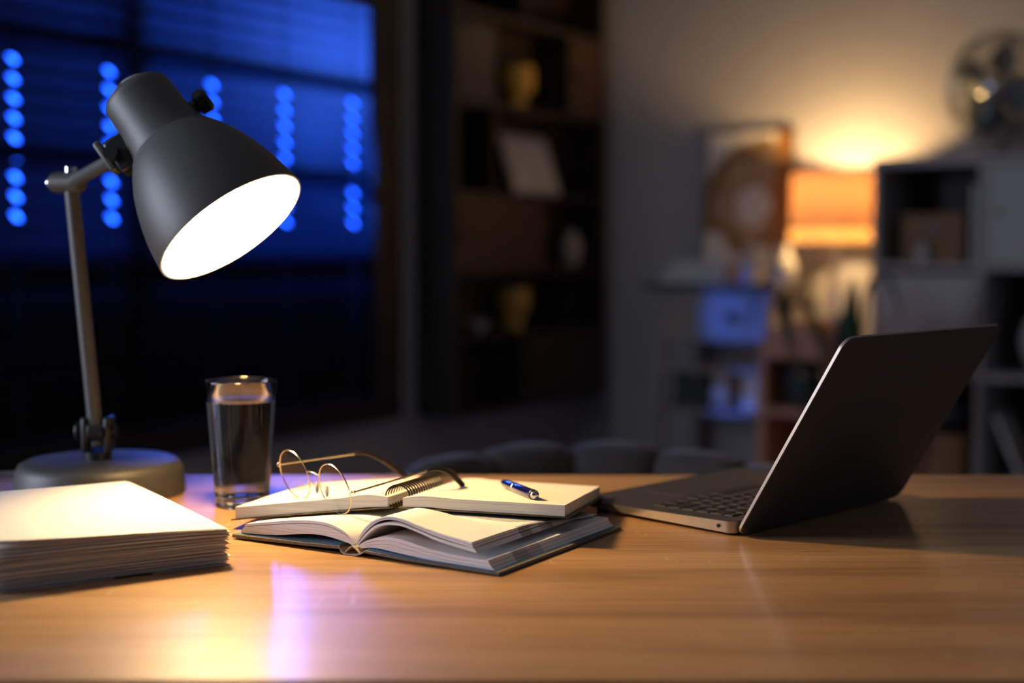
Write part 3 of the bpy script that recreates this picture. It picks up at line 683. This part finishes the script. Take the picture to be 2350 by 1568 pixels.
MB().lathe(inn, 72, mh).build('shade_lining', 'lamp_in', DLm, ang=50)
MB().lathe([(.012, .111), (.020, .110), (.020, .085), (.014, .080)], 24, mh).build('socket', 'lamp_in', DLm)
MB().ball(rim+ax*.052, .034, n=28).build('bulb', 'bulb', DLm)
# vent ring on the neck end and the switch on the far side
mt = Matrix.Translation(rim+ax*.191) @ ax.to_track_quat('Z', 'Y').to_matrix().to_4x4()
MB().tube([mt @ Vector((.020*math.cos(t*PI/12), .020*math.sin(t*PI/12), .004)) for t in range(24)], .0028, 8, True).build('end_ring', 'chrome', DLm)
sw = rim + ax*.138 - side*.044 + Vector((0, .012, 0))
ms = Matrix.Translation(sw) @ (-side).to_track_quat('Z', 'Y').to_matrix().to_4x4()
MB().lathe([(.001, -.012), (.008, -.012), (.008, 0), (.013, .002), (.014, .012), (.010, .016), (.001, .016)], 12, ms).build('switch', 'black', DLm)
MB().tube([(-.04, .088, .012), (-.09, .115, .006), (-.16, .105, .0045), (-.25, .09, .0045), (-.36, .10, .0045), (-.46, .118, .0045)], .0032, 8).build('power_cord', 'cable', DLm)

# ---------------------------------------------------------------- glass of water
GL = thing('water_glass', 'tall clear tumbler three quarters full of water', 'glass', (-.305, 1.592, DZ+.0003))
WL = .1190
MB().lathe([(.001, 0), (.0275, 0), (.0298, .0015), (.0302, .006), (.0305, .0122), (.0295, .0126), (.001, .0126)], 64).lathe(
    [(.0384, WL+.0002), (.0408, .1405), (.0406, .1418), (.0400, .1422), (.0392, .1412), (.0366, WL+.0002)], 64, closed=True).build('tumbler', 'glass', GL, ang=50)
MB().lathe([(.001, .0129), (.0293, .0129), (.0306, .0134), (.0340, .06), (.0380, .115), (.0384, WL), (.0366, WL), (.0352, WL-.0006), (.001, WL-.0008)], 64).build('water', 'water', GL, ang=40)

# ---------------------------------------------------------------- paper stack
PS = thing('paper_stack', 'thick stack of loose white paper sheets at the desk edge', 'paper stack', (-.261, 1.293, DZ), math.atan2(.843, -.537)-PI/2)
# local: +y runs back along the long side, +x to the right; the corner at the origin is the right front corner
NS = 44; TOT = .0365
LX, LY = .21, .297
for i in range(NS):
    h = i/(NS-1); z0 = TOT*i/NS
    dx = random.uniform(-.0035, .003)+(.001 if i % 5 == 0 else 0); dy = random.uniform(-.003, .003)+.0035*(1-h); rot = random.uniform(-.010, .010)
    ph = random.uniform(0, 6); amp = random.uniform(.0002, .0011)*(1-h*.4); th = random.uniform(.00028, .00044)
    if i in (17, 18): amp *= 1.5
    curl = .0; lift = 0
    if i >= NS-4: lift = (.0012, .0022, .0058, .0074)[i-(NS-4)]; dx *= .5; dy *= .5
    def zt(u, v, z0=z0, ph=ph, amp=amp, h=h, lift=lift):
        # u from the left edge (0) to the right edge (1), v from front to back
        e = (1-v)**3
        return z0 + amp*e*math.sin(7*u+ph)*(u*(1-u)*2) + h*(.0025*(1-u)*(1-v) + .0012*math.sin(3.1*v)) + lift*((1-u)**1.6)*(.35+.65*(1-v)**2) - h*.0020*(u**6)*(1-v)
    cr, sr = math.cos(rot), math.sin(rot)
    def pt_(u, v, dz, zt=zt, dx=dx, dy=dy, cr=cr, sr=sr):
        x, y = (u-1)*LX, v*LY
        return (x*cr-y*sr+dx, x*sr+y*cr+dy, max(.0002, zt(u, v)+dz))
    MB().grid_solid(12, 8, lambda u, v: pt_(u, v, th), lambda u, v: pt_(u, v, 0)).build('sheet', 'paper', PS)

# ---------------------------------------------------------------- open hardback book
BO = thing('open_book', 'open grey hardback diary lying in front, pages fanned', 'book', (-.1528, 1.3309, DZ), math.atan2(-.5153, .857))
BLN = .242
def sstep(a, b, x): t = max(0, min(1, (x-a)/(b-a))); return t*t*(3-2*t)
def interp(pr, x):
    if x <= pr[0][0]: return pr[0][1]
    for (x0, y0), (x1, y1) in zip(pr[:-1], pr[1:]):
        if x <= x1: return y0+(y1-y0)*(x-x0)/(x1-x0)
    return pr[-1][1]
def smooth_prof(pr, n):
    # Catmull-Rom through the points, n samples
    P = [pr[0]]+list(pr)+[pr[-1]]; outp = []; seg = len(pr)-1
    for k in range(n+1):
        s = k/n*seg; i = min(int(s), seg-1); t = s-i; p0, p1, p2, p3 = P[i], P[i+1], P[i+2], P[i+3]
        outp.append(tuple(.5*((2*p1[d])+(-p0[d]+p2[d])*t+(2*p0[d]-5*p1[d]+4*p2[d]-p3[d])*t*t+(-p0[d]+3*p1[d]-3*p2[d]+p3[d])*t**3) for d in (0, 1)))
    return outp
def zfit(z, v, u):
    # the notebook lying on the rear part presses the pages down
    if u >= 0:
        lim = .060+(.0262-.060)*sstep(.055, .090, v)-.0115*sstep(.09, BLN, v)
        return min(z, lim) if v > .09 else z - max(0, z-.0262)*sstep(.058, .092, v)
    k = 1-.26*sstep(.015, .06, v)-.22*sstep(.06, BLN, v)
    return .004+(z-.004)*k
def page_block(name, top, bot, m, y0=0.004, y1=BLN-.004, n=26, shear=0, parent=BO):
    T_, B_ = smooth_prof(top, n), smooth_prof(bot, n)
    nv = 14
    def pt2(pr, lvl):
        def f(u, v):
            x, z = pr[round(u*n)]; y = y0+(y1-y0)*v; zz = zfit(z, y, x)
            return (x, y, zz+lvl)
        return f
    ft, fb = pt2(T_, 0), pt2(B_, 0)
    def bot_(u, v):
        a = ft(u, v); b = fb(u, v); return (b[0], b[1], min(b[2], a[2]-.0003))
    return MB().grid_solid(n, nv, ft, bot_).build(name, m, parent, ang=35)
def offs(pr, dz, dx=0): return [(x+dx*i/(len(pr)-1), z+dz*min(1, i/2)) for i, (x, z) in enumerate(pr)]
top = [(.0030, .0105), (.0066, .0182), (.0136, .0275), (.0224, .0345), (.0327, .0395), (.0438, .0414), (.059, .0402), (.0732, .0368), (.0978, .0318), (.1332, .0268)]
top2 = [(.0036, .0105), (.0075, .0178), (.0150, .0265), (.0235, .0333), (.0335, .0380), (.0440, .0398), (.059, .0387), (.0735, .0350), (.0985, .0297), (.1342, .0243)]
gap1 = [(.0040, .0104), (.0085, .0175), (.0160, .0258), (.0245, .0324), (.0340, .0367), (.0445, .0385), (.059, .0374), (.0740, .0335), (.0990, .0276), (.1350, .0218)]
mid = [(.0046, .0103), (.0098, .0170), (.0175, .0247), (.0255, .0308), (.0350, .0342), (.0450, .0356), (.0565, .0355), (.0745, .0318), (.0995, .0258), (.1362, .0210)]
midb = [(.0056, .0102), (.0110, .0160), (.0190, .0235), (.0270, .0290), (.0360, .0322), (.0455, .0335), (.0570, .0334), (.0750, .0296), (.1000, .0232), (.1391, .0176)]
low = [(.0062, .0100), (.0120, .0137), (.0179, .0164), (.0309, .0203), (.0437, .0214), (.0606, .0203), (.0814, .0166), (.1059, .0140), (.1299, .0125), (.1504, .0122)]
low2 = [(.0072, .0092), (.0125, .0120), (.0185, .0142), (.0313, .0173), (.0440, .0180), (.0610, .0166), (.0820, .0132), (.1070, .0106), (.1315, .0094), (.1525, .0092)]
low3 = [(.0080, .0085), (.0130, .0104), (.0190, .0120), (.0316, .0140), (.0445, .0143), (.0613, .0126), (.0825, .0096), (.1080, .0074), (.1330, .0064), (.1550, .0063)]
lowb = [(.0090, .0072), (.0135, .0084), (.0195, .0092), (.0320, .0094), (.0450, .0084), (.0620, .0070), (.0830, .0056), (.1090, .0046), (.1340, .0042), (.1575, .0042)]
page_block('page_block', top, top2, 'page_r'); page_block('page_block', offs(top2, -.0005), gap1, 'page_r')
page_block('page_block', mid, midb, 'page_r')
page_block('page_block', low, low2, 'page_low'); page_block('page_block', offs(low2, -.0003), low3, 'page_low'); page_block('page_block', offs(low3, -.0003), lowb, 'page_low')
lt = [(.0012, .0105), (-.0035, .0168), (-.0095, .0210), (-.0167, .0240), (-.0301, .0274), (-.0482, .0281), (-.0712, .0262), (-.0994, .0220), (-.134, .0162)]
lm = [(.0004, .0100), (-.0045, .0152), (-.0105, .0190), (-.0178, .0217), (-.0310, .0245), (-.0490, .0250), (-.0718, .0230), (-.0998, .0190), (-.1365, .0132)]
lb = [(-.0010, .0092), (-.0060, .0108), (-.0115, .0118), (-.0200, .0132), (-.0330, .0148), (-.0500, .0148), (-.0730, .0122), (-.1020, .0084), (-.1415, .0066)]
page_block('page_block', lt, offs(lm, .0002), 'page'); page_block('page_block', offs(lm, -.0004), lb, 'page')
# covers
def slab(poly, name, m): return MB().prism(poly, 0, BLN).build(name, m, BO, .0008)
slab([(.0155, .0042), (.0165, .0072), (.060, .0052), (.1648, .0036), (.1650, .0006), (.060, .0020)], 'cover', 'cover')
slab([(-.0135, .0046), (-.0130, .0080), (-.060, .0068), (-.1490, .0052), (-.1492, .0014), (-.060, .0032)], 'cover', 'cover')
MB().prism([(.017, .0074), (.060, .0054), (.1600, .0038), (.1600, .0041), (.060, .0058), (.019, .0082)], .002, BLN-.002).build('endpaper', 'cover_in', BO)
MB().prism([(-.014, .0082), (-.060, .0070), (-.1440, .0054), (-.1440, .0057), (-.060, .0074), (-.015, .0090)], .002, BLN-.002).build('endpaper', 'cover_in', BO)
spn = [(-.0140, .0064), (-.0125, .0028), (-.0085, .0006), (-.002, .0002), (.006, .0006), (.0110, .0024), (.0160, .0056)]
spt = [(x, z+.0012) for x, z in spn]
MB().prism(spn+spt[::-1], 0, BLN).build('book_spine', 'spine_cloth', BO)
hd = [(-.0075, .0030), (-.0030, .0076), (.0010, .0100), (.0050, .0078), (.0100, .0036)]
MB().prism(hd+[(x, z-.0012) for x, z in hd[::-1]], .0004, BLN-.0004).build('spine_lining', 'spine_cloth', BO)

# ---------------------------------------------------------------- spiral notebook
NBO = Vector((-.118, 1.415, DZ)); NU = Vector((.972, -.235)); NBR = math.atan2(-.235, .972)
NB = thing('spiral_notebook', 'open ring-bound notebook resting on the hardback book', 'notebook', NBO, NBR)
NWID, NLEN = .178, .200
def nb_bot(u, v):
    t = v/NLEN; a = abs(u)/NWID
    if u < 0: n0, f0, n1, f1 = .0300, .0165, .0090, .0012
    else: n0, f0, n1, f1 = .0300, .0165, .0275, .0135
    near = n0+(n1-n0)*a; far = f0+(f1-f0)*a
    if u < 0: near += .0006*math.sin(PI*a); far += .001*math.sin(PI*a)
    return near+(far-near)*t
def nb_th(u): return (.0012 + (.0122 if u < 0 else .0112)) * (1 - .25*math.exp(-(abs(u)-.006)/.006))
def nb_top(u, v): return nb_bot(u, v)+nb_th(u)
def nbw(u, v, z): p_ = NBO.xy+NU*u+Vector((.235, .972))*v; return Vector((p_.x, p_.y, DZ+z))
for s_ in (-1, 1):
    x0, x1 = .008, NWID-.004
    f = lambda u, s_=s_: s_*(x0+(x1-x0)*u)
    MB().grid_solid(16, 10, lambda u, v: (f(u), .002+(NLEN-.004)*v, nb_top(f(u), NLEN*v)+.0022*math.exp(-((u-.16)/.09)**2)*(1 if s_ < 0 else .6)),
                    lambda u, v: (f(u), .002+(NLEN-.004)*v, nb_bot(f(u), NLEN*v)+.0014+.0022*math.exp(-((u-.16)/.09)**2)*.5)).build('page_block', 'nb_page', NB, ang=30)
    g = lambda u, s_=s_: s_*(.004+(NWID-.004)*u)
    MB().grid_solid(14, 8, lambda u, v: (g(u), NLEN*v, nb_bot(g(u), NLEN*v)+.0012), lambda u, v: (g(u), NLEN*v, nb_bot(g(u), NLEN*v))).build('cover', 'nb_cover', NB)
NR = 22
for k in range(NR):
    v = .010+.180*k/(NR-1); zc = nb_bot(0, v)+.0100; rr = .0125
    pts = [(rr*1.02*math.cos(t), v+.0012*math.sin(t), zc+.0008+rr*.92*math.sin(t)) for t in [2*PI*q/28 for q in range(28)]]
    MB().tube(pts, .00085, 6, True).build('ring', 'ring', NB)

# ---------------------------------------------------------------- pen on the notebook
def pen_pt(u, v): p_ = nbw(u, v, nb_top(u, v)+.0053); return p_
pa, pb_ = Vector((.0219, 1.4149)), Vector((-.0103, 1.5235))
def to_uv(p): q = p-NBO.xy; return q.dot(NU), q.dot(Vector((.235, .972)))
A3, B3 = pen_pt(*to_uv(pa)), pen_pt(*to_uv(pb_))
dirp = (B3-A3); plen = dirp.length; dirp.normalize()
PN = thing('ballpoint_pen', 'dark blue ballpoint pen with chrome end on the notebook', 'pen', A3)
mp_ = dirp.to_track_quat('Z', 'Y').to_matrix().to_4x4()
def plathe(prof, name, m): return MB().lathe(prof, 28, mp_).build(name, m, PN, ang=50)
plathe([(.0044, .004), (.0051, .006), (.0051, .062), (.0049, .064)], 'barrel', 'pen_blue')
plathe([(.0049, .064), (.0053, .0645), (.0053, .069), (.0049, .0695)], 'centre_ring', 'chrome')
plathe([(.0049, .0695), (.0050, .072), (.0046, .098), (.0038, .107), (.0034, .108)], 'grip', 'pen_blue')
plathe([(.0034, .108), (.0018, .115), (.0007, .119), (.0003, .120)], 'tip', 'chrome')
plathe([(.0052, .0042), (.0054, .003), (.0054, -.0005), (.0050, -.0012)], 'end_collar', 'black')
plathe([(.0046, .0004), (.0044, -.0022), (.0034, -.0042), (.0018, -.0054), (.0001, -.0058)], 'end_cap', 'chrome')

# ---------------------------------------------------------------- spectacles
GO = Vector((-.202, 1.456, DZ)); SP = thing('eyeglasses', 'thin gold-rimmed round eyeglasses standing on the open pages', 'glasses', GO)
g_ = lambda x, y, z: Vector((x, y, DZ+z)) - GO
Cr, Cl = g_(-.1795, 1.4255, .0474), g_(-.2275, 1.4755, .0542)
e1 = (Cr-Cl).normalized(); nn = Vector((.72, .69, .02)); nn = (nn - e1*nn.dot(e1)).normalized()
zz_ = Vector((0, 0, 1)); e2 = (zz_ - nn*.27); e2 = (e2 - e1*e2.dot(e1)).normalized(); nl = e1.cross(e2).normalized()
if nl.dot(nn) < 0: nl = -nl
RX, RZ = .0258, .0272
for C_, s_ in ((Cr, 1), (Cl, -1)):
    ringp = [C_+e1*RX*math.cos(t)+e2*RZ*math.sin(t) for t in [2*PI*q/56 for q in range(56)]]
    MB().tube(ringp, .00072, 8, True).build('rim', 'gold', SP)
    vs = [C_-nl*.0016]+[C_+e1*RX*.985*math.cos(t)+e2*RZ*.985*math.sin(t) for t in [2*PI*q/40 for q in range(40)]]
    MB().add(vs, [(0, 1+i, 1+(i+1) % 40) for i in range(40)]).build('lens', 'lens', SP)
    # nose pad with its wire
    ib = C_-e1*s_*RX*.90-e2*.008; pp = ib-e1*s_*.0030+nl*.0075-e2*.004
    MB().tube([ib+e2*.006, ib+nl*.004+e2*.004, pp], .0004, 6).build('pad_arm', 'gold', SP)
    MB().ball(pp, .0021, .0034, .0062, 14).build('nose_pad', 'pad', SP)
    # hinge and temple
    h0 = C_+e1*s_*RX*1.0+e2*.0035
    h1 = h0+e1*s_*.0055+nl*.002
    MB().tube([h0, h0+e1*s_*.003, h1], [.0011, .0013, .0012], 8).build('end_piece', 'gold', SP)
    MB().ball(h1, .0016, .0016, .0020, 10).build('hinge_screw', 'gold', SP)
    if s_ > 0: bend, tip_ = g_(-.0760, 1.4780, .0615), g_(-.0530, 1.5120, 0)
    else: bend, tip_ = g_(-.1600, 1.5720, .0640), g_(-.1200, 1.6000, 0)
    tw = (tip_+GO).xy; tu, tv = to_uv(tw); tip_.z = nb_top(tu, tv)+.0024
    d_ = bend-h1
    mid1 = h1+d_*.55; mid2 = h1+d_*.84
    MB().tube([h1, h1+d_*.05, mid1], [.0008, .0010, .0011], 8).build('temple', 'gold', SP)
    MB().tube([mid1, mid2], [.0014, .0013], 8).build('temple_sleeve', 'gold', SP)
    pts = []
    P0, P1, P2, P3 = mid2, bend+Vector((0, 0, .001)), bend+(tip_-bend)*.42+Vector((0, 0, .004)), tip_
    for q in range(15):
        t = q/14; pts.append(P0*(1-t)**3+P1*3*t*(1-t)**2+P2*3*t*t*(1-t)+P3*t**3)
    MB().tube(pts, [.0017+.0014*sstep(.2, .9, q/14) for q in range(15)], 10).build('temple_tip', 'tip', SP)
b0_, b1_ = Cl+e1*RX*.93+e2*.009, Cr-e1*RX*.93+e2*.009
MB().tube([b0_, b0_+(b1_-b0_)*.3+e2*.0022-nl*.001, b0_+(b1_-b0_)*.7+e2*.0022-nl*.001, b1_], .0009, 8).build('bridge', 'gold', SP)

# ---------------------------------------------------------------- laptop
LP = thing('laptop', 'open space-grey laptop seen from behind', 'laptop', (.2237, 1.4151, DZ), math.atan2(.709, .705))
# local: +x along the hinge (towards the back of the desk), +y from the hinge to the front edge of the base
LW, LD = .316, .222
def rrect(x0, x1, y0, y1, r, n=6):
    pts = []
    for cx, cy, a0 in ((x1-r, y1-r, 0), (x0+r, y1-r, 90), (x0+r, y0+r, 180), (x1-r, y0+r, 270)):
        for i in range(n+1): a = math.radians(a0+90*i/n); pts.append((cx+r*math.cos(a), cy+r*math.sin(a)))
    return pts
def plate(x0, x1, y0, y1, r, zt, zb, inset=0):
    o_ = rrect(x0, x1, y0, y1, r); i_ = rrect(x0+inset, x1-inset, y0+inset, y1-inset, max(.001, r-inset)) if inset else o_
    n_ = len(o_); mb = MB()
    return mb.add([(x, y, zt(x, y)) for x, y in o_]+[(x, y, zb(x, y)) for x, y in i_],
                  [tuple(range(n_)), tuple(range(n_, 2*n_))[::-1]]+[(i, (i+1) % n_, n_+(i+1) % n_, n_+i) for i in range(n_)])
zt_ = lambda x, y: .0155-.0042*y/LD
zb_ = lambda x, y: .0028+.0030*y/LD
plate(0, LW, .001, LD, .011, lambda x, y: zt_(x, y)-.0004, zb_, .002).build('base', 'laptop_edge', LP, ang=50)
deck = plate(.0006, LW-.0006, .0016, LD-.0006, .0105, zt_, lambda x, y: zt_(x, y)-.0005).build('deck', 'laptop', LP)
def zrect(mb, x0, x1, y0, y1, dz0, dz1):
    return mb.hexa([(x0, y0, zt_(0, y0)+dz0), (x1, y0, zt_(0, y0)+dz0), (x1, y1, zt_(0, y1)+dz0), (x0, y1, zt_(0, y1)+dz0)],
                   [(x0, y0, zt_(0, y0)+dz1), (x1, y0, zt_(0, y0)+dz1), (x1, y1, zt_(0, y1)+dz1), (x0, y1, zt_(0, y1)+dz1)])
zrect(MB(), .0225, LW-.0225, .018, .1255, 0, .00015).build('keyboard_well', 'well', LP)
zrect(MB(), LW/2-.066, LW/2+.066, .137, .212, 0, .00025).build('trackpad', 'laptop', LP, .0001)
kx0, kx1 = .0240, LW-.0240
rows = [(.0195, .0105, [1.0]*14), (.0325, .0158, [1]*13+[1.5]), (.0513, .0158, [1.5]+[1]*13), (.0701, .0158, [1.75]+[1]*11+[1.8]), (.0889, .0158, [2.3]+[1]*10+[2.3]), (.1077, .0158, [1, 1, 1, 1.25, 5.2, 1.25, 1, 1, 1, 1])]
for y, d_, ws in rows:
    tot = sum(ws); gap_ = .0030; unit = (kx1-kx0-gap_*(len(ws)-1))/tot; x = kx1   # seen from behind, the left end of a row is at the far end
    for w_ in ws:
        zrect(MB(), x-unit*w_, x, y, y+d_, .0001, .0012).build('key', 'key', LP, .0003); x -= unit*w_+gap_
MB().tube([(-.0004, .020, .0092), (.0012, .020, .0092)], .0019, 16).build('headphone_jack', 'screen', LP)
for x, y in ((.02, .02), (LW-.02, .02), (.02, LD-.03), (LW-.02, LD-.03)):
    MB().lathe([(.001, 0), (.007, 0), (.007, zb_(0, y)+.0004), (.001, zb_(0, y)+.0004)], 16, Matrix.Translation((x, y, 0))).build('foot', 'black', LP)
MB().tube([(.028, -.0005, .0095), (LW-.028, -.0005, .0095)], .0042, 14).build('hinge', 'black', LP)
# lid: local plate tilted back
lk, lh = .122, .204
ltilt = math.atan2(lk, lh); LH = math.hypot(lk, lh)
mlid = Matrix.Translation((0, -.0045, .0022)) @ Matrix.Rotation(ltilt, 4, 'X')
lidp = plate(0, LW, 0, LH, .013, lambda x, y: .0, lambda x, y: .0044, .0)
lidp.v = [tuple(mlid @ Vector((x, z, y))) for x, y, z in lidp.v]
# plate() gives x,y in the lid plane and z as thickness; here thickness runs along local y towards the user
lidp.build('lid', 'lid', LP, .0007, ang=35)
def ring_of(x0, x1, y0, y1, r, t0, t1, off):
    o_ = rrect(x0-off, x1+off, y0-off, y1+off, r+off); n_ = len(o_); i_ = rrect(x0+.0012, x1-.0012, y0+.0012, y1-.0012, r-.0012)
    vs = [(x, y, t0) for x, y in o_]+[(x, y, t1) for x, y in o_]+[(x, y, t1) for x, y in i_]+[(x, y, t0) for x, y in i_]
    fs = []
    for k in range(4):
        for i in range(n_): fs.append((k*n_+i, k*n_+(i+1) % n_, ((k+1) % 4)*n_+(i+1) % n_, ((k+1) % 4)*n_+i))
    return MB().add(vs, fs)
rg = ring_of(0, LW, 0, LH, .013, .0009, .0037, .00025); rg.v = [tuple(mlid @ Vector((x, z, y))) for x, y, z in rg.v]
rg.build('lid_edge', 'laptop_edge', LP)
sc_ = MB().box(.006, LW-.006, .0045, .0049, .014, LH-.006); sc_.v = [tuple(mlid @ Vector(v)) for v in sc_.v]
sc_.build('screen', 'screen', LP)
